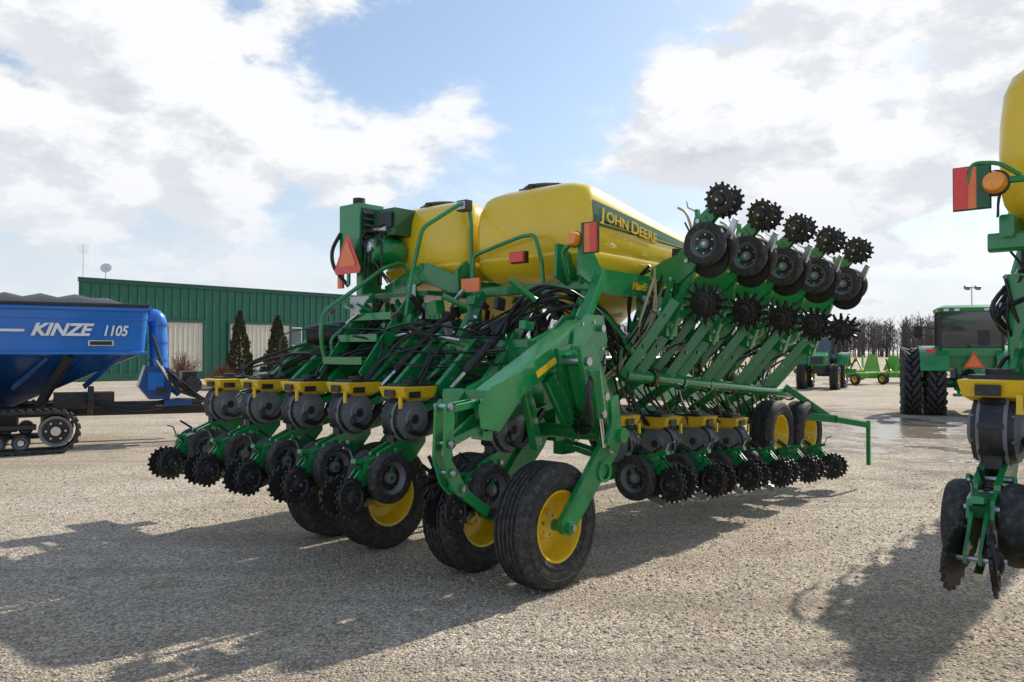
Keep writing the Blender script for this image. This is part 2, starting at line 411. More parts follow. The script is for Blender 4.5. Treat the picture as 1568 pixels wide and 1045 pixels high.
m.beam((-.42,.32,1.25),(.35,.45,1.35),.10,.14,G); m.beam((.05,.25,1.45),(.25,.30,1.0),.06,.12,G)
m.beam((.2,.15,1.55),(.45,.15,1.2),.06,.12,G)
for y in (.15,.25):
    m.beam((-.52,y,1.40),(-.88,y,1.36),.022,.05,G)
    m.beam((-.56,y,1.22),(-.86,y,1.13),.022,.05,G)
    m.plate([(-.86,1.43),(-.83,1.30),(-.86,1.02),(-.75,.86),(-.71,.78),(-.78,.76),(-.86,.84),(-.93,1.02),(-.91,1.38)],y-.012,y+.012,G)
m.beam((-.88,.2,1.10),(-.55,.22,1.28),.03,.07,G)
for x,z in ((-.88,1.38),(-.88,1.13),(-.56,1.4),(-.55,1.22),(-.76,.81),(-.86,.93)):
    m.cyl((x,.12,z),(x,.28,z),.020,'steel',10); m.lathe((x,.115,z),(0,1,0),[(.030,-.01),(.030,.015),(0,.015)],'steel',8)
m.beam((-.8,.2,.84),(-.45,.2,.60),.05,.07,G)
for s in (0,.12):
    m.gear((-.42,.62+s,.78),(.1,1,0),.10,.20,13,.012,'dark_steel',.1)
m.lathe((-.42,.61,.78),(0,1,0),[(.09,0),(.06,-.03),(0,-.035)],'black_plastic',16)
m.build('lift_linkage',pl)

m=Acc()
m.beam((.50,.35,1.42),(.50,4.75,1.42),.19,.19,G,ch=.08)
m.beam((.62,.2,1.80),(.62,4.1,1.80),.14,.14,G,ch=.08)
for y in (.9,1.55,2.45,3.1):
    m.beam((.45,y,1.55),(3.9,y,1.62),.13,.2,G,ch=.08)
    m.beam((.40,y,1.48),(.95,y,2.32),.07,.12,G)
    m.beam((.0,y,1.20),(.6,y,1.78),.06,.10,G)
for y in (1.2,1.75,2.1,2.75,3.35,3.8):
    m.beam((.05,y,1.42),(.75,y+.05,1.98),.05,.15,G); m.plate([(.05,1.38),(.35,1.42),(.62,1.7),(.55,1.85),(.2,1.6)],y+.06,y+.075,G)
    for x,z in ((.2,1.52),(.5,1.77)): m.cyl((x,y-.045,z),(x,y+.09,z),.018,'steel',8)
for y in (1.0,1.9,2.9):
    m.cyl((.15,y,1.58),(.75,y-.1,2.12),.04,'black_plastic',12); m.cyl((.0,y+.02,1.45),(.15,y,1.58),.018,'chrome',10)
for x in (1.25,2.3,3.35): m.beam((x,.45,2.36),(x,3.6,2.36),.1,.1,G)
for y in (.55,1.95,2.1,3.5): m.beam((1.2,y,2.43),(3.6,y,2.43),.07,.12,G)
for x in (1.3,2.3,3.3):
    for y in (.6,1.95,3.4):
        m.beam((x,y,1.6),(x,y,2.36),.08,.08,G)
m.beam((1.3,.55,2.36),(.75,.40,1.85),.07,.07,G); m.beam((2.3,.6,1.62),(1.35,.6,2.3),.06,.08,G); m.beam((2.3,.6,1.62),(3.3,.6,2.3),.06,.08,G)
m.plate([(1.20,2.36),(1.5,2.30),(3.15,2.28),(3.46,2.40),(3.54,2.50),(1.32,2.53),(1.22,2.62)],.495,.515,G)
for y0 in (.44,.70):
    m.plate([(1.02,2.44),(1.36,2.30),(1.44,2.42),(1.24,2.66),(1.14,2.74),(1.04,2.74)],y0,y0+.03,G)
m.plate([(1.1,2.34),(1.2,2.34),(1.32,2.55),(1.22,2.7),(1.08,2.6)],2.02,2.06,G)
m.beam((1.2,2.0,2.4),(1.16,2.6,2.62),.05,.2,G); m.beam((1.16,2.6,2.62),(1.16,3.2,2.4),.05,.2,G)
m.beam((3.8,2.0,1.3),(7.8,2.0,1.0),.2,.26,G)
m.beam((3.8,1.0,1.55),(3.8,3.1,1.55),.2,.2,G)
for k in range(95):
    x=rnd(.45,1.25);y=rnd(.5,3.6);z=rnd(1.5,2.25)
    d=(rnd(.03,.12),rnd(.03,.14),rnd(.03,.12))
    m.box((x,y,z),d,random.choice([G,G,GD,'black_plastic','black_plastic','steel','grey_meter']),Matrix.Rotation(rnd(-.6,.6),3,'Y'))
for k in range(44):
    x=rnd(.35,1.2);y=rnd(.5,3.4);z=rnd(1.55,2.2)
    m.cyl((x,y,z),(x+rnd(-.2,.2),y+rnd(-.3,.3),z+rnd(-.1,.2)),rnd(.010,.030),random.choice(['steel','black_plastic',G,'chrome','rust']),10)
m.lathe((.62,.95,2.0),(.6,-.5,.3),[(0,-.16),(.06,-.15),(.075,-.05),(.075,.1),(.05,.14),(0,.14)],'dark_steel',16)
m.lathe((.5,3.35,1.95),(.6,-.8,.1),[(0,-.26),(.10,-.25),(.12,-.15),(.12,.15),(.08,.22),(0,.22)],'dark_steel',16)
m.build('main_frame',pl)

m=Acc()
m.box((.95,2.65,2.33),(.6,1.3,.04),GD)
for i in range(10): m.box((.68+.06*i,2.65,2.357),(.02,1.28,.012),G)
for i,(x,z) in enumerate(((.50,2.10),(.32,1.88),(.14,1.66))):
    m.box((x,2.55,z),(.2,.60,.035),G); m.box((x-.1,2.55,z+.01),(.012,.60,.07),G)
for y in (2.24,2.86): m.beam((.70,y,2.33),(.05,y,1.52),.02,.14,G)
rl=.022
m.bent([(.12,2.9,1.55),(.04,2.9,1.90),(.06,2.9,2.14),(.86,2.9,2.66),(1.10,2.9,2.74),(1.2,2.85,2.6),(1.1,2.6,2.2),(.9,2.5,1.9)],rl,G,10,.09)
m.bent([(.20,2.9,1.62),(.16,2.9,1.88),(.85,2.9,2.37)],rl*.8,G,10,.05)
m.bent([(.50,2.15,2.1),(.56,2.12,2.55),(.62,2.05,2.97),(1.10,2.0,3.27),(1.22,2.0,3.30),(1.26,2.0,3.1),(1.24,1.98,2.4)],rl,G,10,.08)
m.bent([(1.12,1.85,2.40),(1.14,1.85,2.73),(1.12,1.2,2.86),(1.10,1.02,2.86),(1.08,.92,2.62),(1.08,.9,2.4)],rl*.9,G,10,.06)
m.bent([(1.10,.62,2.40),(.98,.60,2.66),(.98,.48,2.72),(.98,.30,2.74)],rl,G,10,.05)
m.build('walkway_handrails',pl)

m=Acc(); tank(m,.54,1.96); m.build('seed_tank_right',pl,40)
m=Acc(); tank(m,2.06,3.44); m.build('seed_tank_left',pl,40)
m=Acc()
X0,X1=1.38,3.50
def band(x):
    t=(x-X0)/(X1-X0); zt=3.175-.255*t-.03*t*t; return zt, zt-(.205*(1-t)**.9+.03)
vs=[];fs=[]; n=26
for i in range(n+1):
    x=X0+(X1-X0)*i/n; zt,zb=band(x)
    for k in range(5):
        z=zb+(zt-zb)*k/4; vs.append((x,facey(x,z,.54)-.006,z))
for i in range(n):
    for k in range(4): fs.append((i*5+k,i*5+5+k,i*5+6+k,i*5+k+1))
m.add(vs,fs,'green_dark')
vs=[];fs=[]
for i in range(n+1):
    x=X0+.06+(X1-X0-.12)*i/n; zt,zb=band(x)
    z0=zb+(zt-zb)*.10
    for z in (z0,z0+.010): vs.append((x,facey(x,z,.54)-.010,z))
for i in range(n): fs.append((2*i,2*i+2,2*i+3,2*i+1))
m.add(vs,fs,'yellow_paint')
m.build('decal_band',pl)
def RX(loc,pitch=0,lean=0): return Matrix.Translation(loc)@Matrix.Rotation(pitch,4,'Y')@Matrix.Rotation(R(90)+lean,4,'X')
text('logo_text','J',.170,RX((1.48,.522,2.995),R(7),R(-3)),'yellow_paint',pl,.004,sx=1.2,bold=.002)
text('logo_text_a','OHN',.140,RX((1.56,.522,2.992),R(7),R(-3)),'yellow_paint',pl,.004,sx=1.2,bold=.002)
text('logo_text_b','D',.170,RX((1.985,.522,2.934),R(7),R(-3)),'yellow_paint',pl,.004,sx=1.2,bold=.002)
text('logo_text_c','EERE',.140,RX((2.135,.522,2.918),R(7),R(-3)),'yellow_paint',pl,.004,sx=1.2,bold=.002)
text('series_text','MaxEmerge 5',.105,RX((1.95,.487,2.370),R(1)),'yellow_paint',pl,.003,shear=.25,sx=1.1,bold=.002)

m=Acc()
m.box((1.02,3.50,3.05),(.34,.36,.72),G); m.box((1.02,3.315,3.07),(.28,.012,.58),'black_plastic')
for k in range(8): m.box((1.02,3.305,2.83+.068*k),(.26,.012,.02),GD)
m.cyl((1.0,3.52,3.40),(1.0,3.52,3.50),.07,'black_plastic',16)
m.lathe((1.05,3.1,2.86),(1,-.3,0),[(0,-.2),(.13,-.19),(.16,-.12),(.16,.14),(.12,.2),(0,.2)],G,22)
m.lathe((.90,3.1,2.9),(1,-.3,0),[(0,-.09),(.06,-.08),(.06,.05)],'steel',14)
m.box((1.15,3.08,3.18),(.30,.36,.30),GD); m.box((1.0,3.06,3.2),(.06,.26,.16),'black_plastic')
m.cyl((1.0,3.0,3.1),(1.0,3.25,3.12),.05,'steel',12)
for k in range(8):
    m.tube([(1.0+rnd(-.05,.1),3.0+rnd(0,.3),3.1+rnd(-.2,.2)),(.86,3.15+rnd(-.2,.2),2.95+rnd(-.1,.1)),(.95+rnd(-.1,.1),3.0+rnd(-.2,.3),2.5)],rnd(.01,.02),'hose_black',6)
m.tube([(.85,3.66,3.1),(.78,3.72,2.9),(.80,3.7,2.7),(.92,3.6,2.5)],.022,'hose_black',8)
m.beam((1.05,3.4,2.36),(1.05,3.4,2.8),.1,.3,G)
m.build('fan_unit',pl)
m=Acc()
def tri(x,s,mat,th=.006):
    c=(3.42,2.84); P=[(c[0]+s,c[1]-s*.85),(c[0]-s,c[1]-s*.85),(c[0],c[1]+s*.95)]
    Q=[]
    for i in range(3):
        a=P[i];b=P[(i+1)%3];Q+= [(a[0]+(b[0]-a[0])*.1,a[1]+(b[1]-a[1])*.1),(a[0]+(b[0]-a[0])*.9,a[1]+(b[1]-a[1])*.9)]
    n=6; vs=[(x,y,z) for y,z in Q]+[(x+th,y,z) for y,z in Q]
    m.add(vs,[tuple(range(n)),tuple(range(2*n-1,n-1,-1))]+[(i,(i+1)%n,n+(i+1)%n,n+i) for i in range(n)],mat)
tri(.76,.26,'red_reflector'); tri(.752,.165,'orange_reflector')
m.beam((.78,3.42,2.5),(.78,3.42,2.75),.04,.03,G)
lamp_flag(m,.92,.36,2.74)
m.box((.90,3.72,2.62),(.02,.1,.28),'orange_reflector'); m.box((.89,3.69,2.62),(.012,.04,.28),'red_reflector')
m.box((.86,1.62,2.40),(.02,.24,.13),'orange_reflector'); m.box((.97,1.12,2.64),(.05,.17,.09),'red_reflector'); m.box((1.0,1.12,2.64),(.04,.19,.11),'black_plastic')
m.box((1.18,2.02,3.26),(.09,.14,.11),'black_plastic'); m.box((1.13,2.02,3.26),(.012,.11,.08),'white_paint')
m.box((.60,3.0,2.22),(.012,.30,.24),'label_white'); m.box((.62,2.2,2.36),(.012,.10,.12),'label_white')
m.build('sign_and_lamps',pl)

m=Acc()
for i in range(5):
    row_unit(m,frame((1,0,0),(0,1,0),(0,0,1),(-.20,1.37+.735*i,1.22+rnd(-.012,.012))))
row_unit(m,frame((1,0,0),(0,1,0),(0,0,1),(.20,.63,1.14)),cleaner=False)
m.build('rear_row_units',pl)

m=Acc()
for i in range(6):
    a=1.60+.80*i; dz=-.055*i+rnd(-.01,.01)
    row_unit(m,frame((0,1,0),(-1,0,0),(0,0,1),(a+.12,.50,.90+dz)),cz=-.33,gz=-.30,body=(i<4),hose=True)
m.build('wing_row_units',pl)
m=Acc()
m.beam((1.35,1.02,1.18),(6.9,1.02,.85),.16,.16,G,ch=.08)
m.cyl((1.9,.55,1.53),(5.9,.5,1.20),.065,G,18)
for i in range(7):
    a=2.2+.6*i; z=1.53-(a-1.9)*.083
    m.beam((a,.5,z),(a,1.0,z-.32),.05,.09,G); m.lathe((a+.2,.55,z-.02),(1,0,-.08),[(.09,-.03),(.09,.03),(.07,.03),(.07,-.03)],'rust' if i%3==0 else G,16)
for a,y,z in ((5.02,.38,.74),(5.78,.30,.70)):
    tire(m,(a,y,z),(0,1,0),.41,.28)
    m.beam((a,y+.2,z),(a-.3,y+.3,1.1),.05,.1,G)
m.beam((5.9,-.1,.88),(6.25,-.40,.80),.07,.08,G); m.beam((6.25,-.40,.86),(6.25,-.40,.28),.05,.05,G,up=(1,0,0))
m.beam((5.2,.9,1.0),(5.95,-.1,.88),.08,.1,G); m.beam((5.6,.45,1.3),(5.95,.0,.9),.05,.08,G)
m.build('wing_frame',pl)
def folded(m,a,C,zbar,bbar):
    f=Vector((0,.10,-1)).normalized(); yy=Vector((-1,0,0)); zz=f.cross(yy).normalized()
    O=C+f*.62+zz*.59
    T=frame(f,yy,zz,O)
    row_unit(m,T,hop=False,gx=-.20,gz=-.50,cleaner=True,ri=.82,teeth=15)
    m.T=T
    m.tube([(-.30,.0,-.30),(-.50,.02,-.22),(-.56,.02,-.12)],.014,'cream_plastic',6)
    m.beam((-.1,.0,-.36),(.72,0,-.12),.07,.09,G)
    m.T=Matrix.Identity(4)
    h=C.z-3.18; y0=C.y+.44
    for s in (-.13,.13):
        m.beam((a+s,y0,2.25+h),(a+s-.25,bbar,zbar),.04,.10,G)
        for t in (.2,.6): m.cyl((a+s-.25*t-.03,y0+(bbar-y0)*t,2.25+h+(zbar-2.25-h)*t),(a+s-.25*t+.03,y0+(bbar-y0)*t-.02,2.25+h+(zbar-2.25-h)*t),.02,'steel',8)
    m.beam((a,y0+.23,2.3+h),(a-.25,bbar+.19,zbar+.1),.07,.10,G)
    m.beam((a-.05,y0+.08,2.0+h),(a-.1,y0+.38,2.3+h),.05,.05,'steel')
    m.cyl((a-.05,y0+.18,2.15+h),(a-.15,y0+.38,1.8+h),.035,'black_plastic',10)
    for zq in (2.15,1.9,1.7): m.cyl((a-.2,y0+.23+(2.15-zq)*.5,zq+h),(a+.2,y0+.23+(2.15-zq)*.5,zq+h),.018,'steel',8)
    for k in range(8):
        x0=a+rnd(-.25,.25); m.tube([(x0,y0+.18,2.4+h+rnd(-.1,.2)),(x0+rnd(-.15,.15),y0+.23+rnd(-.15,.1),2.05+h),(x0+rnd(-.3,.2),bbar+.06,1.8+h+rnd(-.1,.1)),(x0+rnd(-.3,.2),bbar+.14,zbar)],rnd(.007,.016),random.choice(['hose_black','hose_black','hose_black','steel','cream_plastic']),6)
m=Acc()
for i in range(5):
    a=2.28+.80*i
    folded(m,a,Vector((a,-.32-.05*i,3.18-.045*i)),1.53-(a-.2-1.9)*.083,.56)
m.beam((1.9,.62,2.42),(6.0,.5,2.2),.13,.13,G,ch=.08)
m.build('added_shadow_row_units',pl)

m=Acc()
for i in range(5):
    yb=1.37+.735*i
    for k in range(3):
        ys=rnd(1.2,3.0)
        m.tube([(-.05+rnd(-.05,.08),yb+rnd(-.08,.08),1.44),(.15,yb+rnd(-.1,.1),1.62+rnd(-.04,.1)),(.45+rnd(-.1,.1),(yb*2+ys)/3+rnd(-.2,.2),1.80+rnd(-.1,.15)),(.9,ys,1.95+rnd(-.15,.15)),(1.5,ys+rnd(-.2,.2),2.1)],rnd(.009,.018),'hose_black',7)
for k in range(10):
    z=rnd(1.5,1.9)
    m.tube([(rnd(.25,.6),rnd(.5,1.0),z),(rnd(.1,.7),1.6+rnd(-.2,.2),z+rnd(-.15,.15)),(rnd(.2,.6),2.6,z+rnd(-.1,.15)),(rnd(.2,.6),3.6+rnd(-.2,.3),z+rnd(-.2,.1)),(rnd(.3,.6),4.4,1.5)],rnd(.006,.014),'hose_black',6)
for k in range(12):
    y=rnd(.55,.95)
    m.tube([(.5+rnd(-.1,.1),rnd(.7,1.4),1.9),(.75,y,2.1+rnd(0,.2)),(1.1,y-.1,2.25+rnd(-.1,.1)),(1.6,y-.1,2.1+rnd(-.2,.1)),(2.2+rnd(-.2,.4),.7,1.7+rnd(-.2,.2))],rnd(.009,.02),'hose_black',7)
for k in range(60):
    x=rnd(1.2,5.5); z=1.55-(x-1.9)*.08
    m.tube([(x,rnd(.55,1.1),z+rnd(.2,.6)),(x+rnd(-.2,.2),rnd(.5,.9),z+rnd(.0,.3)),(x+rnd(-.3,.3),rnd(.5,1.0),z-.1),(x+rnd(-.1,.3),.55,1.05-.06*(x-1.6))],rnd(.007,.016),random.choice(['hose_black']*5+['steel','rust','cream_plastic']),6)
for k in range(24):
    x=rnd(1.4,3.4);y=rnd(.7,3.2)
    m.tube([(x,y,2.2),(x+rnd(-.2,.2),y+rnd(-.2,.2),1.9),(x+rnd(-.6,.6),y+rnd(-.3,.3),1.65)],rnd(.02,.035),'hose_black',7)
m.build('hoses',pl)

# ============================================================ second planter
P2=(3.33,2.16)
p2=empty('planter.001',(P2[0],P2[1],0),R(49))
m=Acc(); tank(m,.54,1.96); m.build('seed_tank',p2,40)
def w2l(x,y,z): 
    dx=x-P2[0];dy=y-P2[1]; return (dx*.656+dy*.755,-dx*.755+dy*.656,z)
m=Acc()
c=w2l(2.62,4.3,1.35)
for k in range(3): row_unit(m,frame((1,0,0),(0,1,0),(0,0,1),(c[0],c[1]-.76*k,1.35)))
m.build('row_units',p2)
m=Acc()
m.beam((c[0]+.72,c[1]+.2,1.55),(c[0]+.72,c[1]-4,1.55),.18,.18,G)
a=w2l(2.93,4.6,0); 
m.beam((a[0],a[1],1.45),(a[0],a[1],2.2),.10,.13,G); m.beam((a[0]+.1,a[1]-.05,2.15),(a[0]+.8,a[1]-.25,2.35),.1,.1,G)
m.beam((a[0]-.15,a[1]-.05,1.75),(a[0]+.3,a[1]-.05,2.2),.05,.07,G)
m.beam((a[0]-.25,a[1]+.02,1.55),(a[0]+.05,a[1]-.02,1.85),.04,.06,G)
m.beam((a[0]-.1,a[1]-.1,2.0),(a[0]+.3,a[1]-.6,2.0),.06,.1,G)
for y in (.6,1.9): m.beam((1.2,y,2.44),(3.5,y,2.44),.07,.12,G)
for x in (1.3,2.3,3.3):
    m.beam((x,.45,2.36),(x,2.0,2.36),.1,.1,G); m.beam((x,1.2,1.5),(x,1.2,2.36),.08,.08,G)
m.beam((1.0,1.2,1.5),(9.5,1.2,1.5),.2,.2,G)
for k in range(26):
    m.tube([(a[0]+rnd(-.1,.2),a[1]+rnd(-.2,.1),2.2+rnd(-.1,.15)),(a[0]+rnd(-.15,.2),a[1]+rnd(-.2,.15),1.95),(a[0]+rnd(-.1,.3),a[1]+rnd(-.4,.1),1.65),(c[0]+rnd(0,.4),c[1]+rnd(-.3,.1),1.45)],rnd(.007,.016),random.choice(['hose_black','hose_black','steel']),6)
b=w2l(2.55,3.45,.465); tire(m,b,(0,1,0)); tire(m,(b[0],b[1]-1.0,.465),(0,1,0)); tire(m,(6.5,1.2,.465),(0,1,0)); tire(m,(8.5,1.2,.465),(0,1,0))
m.beam((6.5,1.4,.47),(6.5,1.4,1.5),.1,.1,G); m.beam((8.5,1.4,.47),(8.5,1.4,1.5),.1,.1,G)
x,y,z=w2l(2.43,4.2,2.62)
m.box((x,y,z),(.012,.15,.22),'orange_reflector'); m.box((x-.008,y+.05,z),(.008,.065,.222),'red_reflector'); m.box((x-.008,y-.055,z),(.008,.06,.222),GD); m.box((x+.009,y,z),(.008,.18,.235),GD)
m.lathe((x-.03,y-.11,z+.01),(1,0,0),[(.0,-.045),(.045,-.04),(.055,-.02),(.058,.02)],'amber_lens',20)
m.lathe((x-.03,y-.11,z+.01),(1,0,0),[(.058,.02),(.07,.03),(.05,.05),(0,.05)],'black_plastic',20)
m.bent([(x,y-.05,z+.02),(x+.02,y-.25,z+.02),(x+.1,y-.5,z),(x+.5,y-.6,z-.1)],.018,G,10,.05)
m.bent([(x,y+.02,z+.02),(x,y+.0,z+.13),(x+.02,y-.12,z+.12),(x+.02,y-.22,z+.04)],.012,G,8,.04)
for i in range(4): row_unit(m,frame((0,1,0),(-1,0,0),(0,0,1),(2.2+.8*i,.1,1.0)))
m.build('frame',p2)
m=Acc()  # added out of view: raised row units and beams casting the right-hand ground shadow
for i in range(6):
    a_=6.6+.75*i
    folded(m,a_,Vector((a_,1.75,4.5)),2.5,2.45)
m.beam((6.2,2.45,2.5),(11,2.45,2.5),.2,.25,G); m.beam((6.2,2.3,3.4),(11,2.3,3.4),.2,.5,G)
for x in (6.8,8.6,10.4): m.beam((x,2.3,2.5),(x,1.2,1.5),.14,.18,G)
m.build('added_shadow_row_units',p2)

# ============================================================ grain cart
gc=empty('grain_cart',(-6.9,15.0,0),R(30))
m=Acc()
def loft(m,rings,mat,cap=True):
    vs=[];fs=[];n=len(rings[0])
    for r in rings: vs+=r
    for k in range(len(rings)-1):
        for i in range(n): fs.append((k*n+i,k*n+(i+1)%n,(k+1)*n+(i+1)%n,(k+1)*n+i))
    if cap: fs.append(tuple(range(n-1,-1,-1)));fs.append(tuple(range((len(rings)-1)*n,len(rings)*n)))
    m.add(vs,fs,mat)
def rr(z,x0,x1,y0,y1,r=.12): return [(x,y,z) for x,y in rrect(x0,x1,y0,y1,r,3)]
loft(m,[rr(1.74,-8,0,0,3.2),rr(2.56,-8.1,.05,-.04,3.24)],'blue_paint')
loft(m,[rr(.72,-5.6,-2.2,1.0,2.1,.05),rr(1.72,-7.9,-.06,.05,3.15)],'blue_dark')
m.tube([(-8.1,-.05,2.56),(.07,-.05,2.56)],.05,'blue_paint',8,0); m.tube([(.07,-.05,2.56),(.07,3.2,2.56)],.05,'blue_paint',8,0)
m.tube([(-8.1,-.02,1.74),(.03,-.02,1.74)],.035,'blue_paint',8,0)
m.tube([(-8.1,-.035,2.36),(.03,-.035,2.36)],.012,'blue_paint',6,0)
for x in (-7,-5.2,-3.4): m.box((x,-.03,2.17),(.08,.05,.82),'blue_paint')
for x in (-.45,-1.0,-1.6): m.beam((x,.10,1.66),(x-.55,.62,1.1),.03,.10,'blue_dark')
vs=[];fs=[];nx=28;ny=8
for i in range(nx+1):
    x=-8.05+8.05*i/nx
    e=min(1,(8.05-8.05*i/nx)/.9+.15)
    for j in range(ny+1):
        t=j/ny; y=-.07+3.3*t; vs.append((x,y,2.60+.26*e*math.sin(math.pi*t)**.7*(1+.14*math.cos(i*math.pi))))
for i in range(nx):
    for j in range(ny): fs.append((i*(ny+1)+j,(i+1)*(ny+1)+j,(i+1)*(ny+1)+j+1,i*(ny+1)+j+1))
m.add(vs,fs,'tarp_black')
m.tube([(-8.05,-.09,2.62),(.05,-.09,2.62)],.035,'black_plastic',8,0)
m.cyl((.26,.5,2.35),(.28,.45,1.45),.17,'blue_paint',20); m.tube([(.26,.5,2.32),(.22,.5,2.42),(.05,.5,2.44)],.165,'blue_paint',16,4)
for z in (2.3,1.95,1.6): m.lathe((.27,.47,z),(0,0,1),[(.17,-.02),(.195,-.02),(.195,.02),(.17,.02)],'blue_paint',20)
m.plate([(.02,1.5),(.42,1.45),(.50,1.1),(.45,.85),(.1,.85),(-.1,1.1)],.2,.7,'blue_dark')
m.box((.2,.19,1.2),(.28,.04,.34),'blue_paint'); m.box((.3,.17,1.02),(.2,.05,.12),'black_plastic')
m.cyl((.40,.4,1.25),(.70,.4,1.0),.15,'blue_paint',16)
m.box((.80,.4,1.18),(.26,.5,.40),'black_plastic'); m.cyl((.85,.0,1.12),(.85,.7,1.12),.16,'black_rubber',18)
m.cyl((.2,.1,1.6),(.5,.1,1.1),.03,'chrome',10); m.cyl((.12,.12,2.1),(.3,.1,1.5),.03,'black_plastic',8)
m.cyl((.60,.15,1.05),(.62,-.02,1.02),.05,'steel',10)
for k in range(7): m.tube([(.4,.1,1.4),(.5+rnd(0,.2),-.05,1.1+rnd(-.1,.1)),(.9+rnd(0,.2),0,.85),(1.6,.2,.70)],.018,'hose_black',6)
m.build('hopper_body',gc)
m=Acc()
m.beam((-5,.9,.66),(2.1,.7,.60),.2,.16,'black_plastic'); m.beam((-5,2.2,.66),(1.2,1.3,.66),.2,.2,'black_plastic')
m.beam((2.0,.7,.6),(2.5,.7,.54),.28,.1,'black_plastic')
m.beam((-1.25,.05,1.70),(-1.75,.6,.72),.10,.16,'black_plastic'); m.beam((-.9,.1,1.0),(-.9,.6,.7),.1,.3,'black_plastic')
m.beam((-4.2,.05,1.70),(-3.8,.6,.72),.10,.16,'black_plastic')
m.box((-1.0,.6,.85),(1.0,.5,.3),'black_plastic'); m.box((-2.5,.5,.55),(.9,.9,.4),'black_plastic')
for k in range(5): m.tube([(-1,.3,.85),(-.2,.25,.7+rnd(-.1,.1)),(.6,.3,.75+rnd(-.1,.1)),(1.8,.5,.72)],.02,'hose_black',6)
m.beam((1.9,.7,.55),(1.9,.7,.03),.09,.09,'black_plastic')
m.box((.6,.3,.78),(.5,.3,.12),'blue_dark')
m.build('chassis',gc)
m=Acc()
for ty in (-.35,2.8):
    cs=[(-1.46,.38,.35),(-3.75,.38,.35)]
    pts=[];inn=[]
    for k in range(13): a=R(90-180*k/12); pts.append((cs[0][0]+.36*math.cos(a),cs[0][1]+.36*math.sin(a))); inn.append((cs[0][0]+.31*math.cos(a),cs[0][1]+.31*math.sin(a)))
    for k in range(13): a=R(270-180*k/12); pts.append((cs[1][0]+.36*math.cos(a),cs[1][1]+.36*math.sin(a))); inn.append((cs[1][0]+.31*math.cos(a),cs[1][1]+.31*math.sin(a)))
    n=len(pts)
    vs=[(x,ty-.24,z) for x,z in pts]+[(x,ty+.24,z) for x,z in pts]+[(x,ty-.24,z) for x,z in inn]+[(x,ty+.24,z) for x,z in inn]
    fs=[]
    for i in range(n):
        j=(i+1)%n; fs+=[(i,j,n+j,n+i),(2*n+i,3*n+i,3*n+j,2*n+j),(i,2*n+i,2*n+j,j),(n+i,n+j,3*n+j,3*n+i)]
    m.add(vs,fs,'black_rubber')
    for i in range(19):
        for z in (.010,.75): m.box((-3.72+2.24*i/18,ty,z),(.06,.49,.035),'black_rubber')
    for k in range(1,9):
        a=R(90-180*k/9); m.box((-1.46+.37*math.cos(a),ty,.38+.37*math.sin(a)),(.035,.49,.06),'black_rubber',Matrix.Rotation(-a,3,'Y'))
    for x in (-1.46,-3.75):
        m.lathe((x,ty,.38),(0,1,0),[(0,-.14),(.08,-.14),(.1,-.08),(.2,-.07),(.22,-.15),(.265,-.16),(.27,-.02),(.27,.2)],['steel','black_plastic','black_plastic','grey_meter','grey_meter','black_rubber','black_rubber'],28)
        for i in range(6):
            a=i*math.pi/3; m.cyl((x+.15*math.cos(a),ty-.07,.38+.15*math.sin(a)),(x+.15*math.cos(a),ty-.1,.38+.15*math.sin(a)),.02,'steel',6)
    for x in (-1.98,-2.34,-2.70,-3.06):
        m.lathe((x,ty,.20),(0,1,0),[(0,-.12),(.05,-.13),(.06,-.08),(.10,-.12),(.14,-.13),(.145,.2)],['steel','black_plastic','grey_meter','black_rubber','black_rubber'],20)
    m.beam((-3.4,ty-.03,.46),(-1.75,ty-.03,.46),.10,.10,'black_plastic'); m.beam((-2.55,ty-.05,.3),(-2.55,ty+.1,.8),.3,.2,'black_plastic',up=(1,0,0))
m.build('tracks',gc)
RXc=lambda x,z: Matrix.Translation((x,-.060,z))@Matrix.Rotation(R(91.5),4,'X')
text('logo_text','KINZE',.30,RXc(-1.86,2.06),'white_paint',gc,.006,shear=.35,sx=1.08,bold=.012)
text('model_text','1105',.26,RXc(-.735,2.06),'white_paint',gc,.006,shear=.25,sx=.80,bold=.007)
m=Acc(); m.box((-3.25,-.052,2.14),(2.6,.02,.045),'white_paint'); m.box((-.75,-.035,1.92),(.42,.03,.10),'steel'); m.box((-.75,-.052,1.92),(.36,.02,.07),'dark_steel')
m.build('stripe',gc)

# ============================================================ metal building
bd=empty('metal_warehouse',(-25.6,47,0),math.atan2(.752,.659))
m=Acc(); Lb=31; D=15; ox=.37*D
vs=[(0,0,0),(Lb,0,0),(Lb+ox,D,0),(ox,D,0),(0,0,6.1),(Lb,0,6.1),(Lb+ox,D,6.1),(ox,D,6.1)]
m.add(vs,[(0,1,5,4),(1,2,6,5),(2,3,7,6),(3,0,4,7)],'building_green')
m.box((Lb/2,-.06,6.08),(Lb+.1,.16,.26),'building_trim')
m.add([(0,-.2,6.15),(Lb+.2,-.2,6.15),(Lb+ox/2,D/2,6.5),(ox/2+.4,D/2,6.5),(ox+.3,D+.2,6.15),(Lb+ox,D+.2,6.15)],[(0,1,2,3),(3,2,5,4),(0,3,4),(1,5,2)],'roof_metal')
doors=[(5.3,7.7,3.7),(9.6,14.3,3.7),(16.9,20.3,3.7),(22.5,26,3.7)]
x=.2
while x<Lb:
    ind=[d for d in doors if d[0]-.1<x<d[1]+.1]
    z0=3.95 if ind else .02
    m.beam((x,-.03,z0),(x,-.03,5.95),.11,.10,'building_green',up=(0,1,0),ch=.3)
    x+=.55
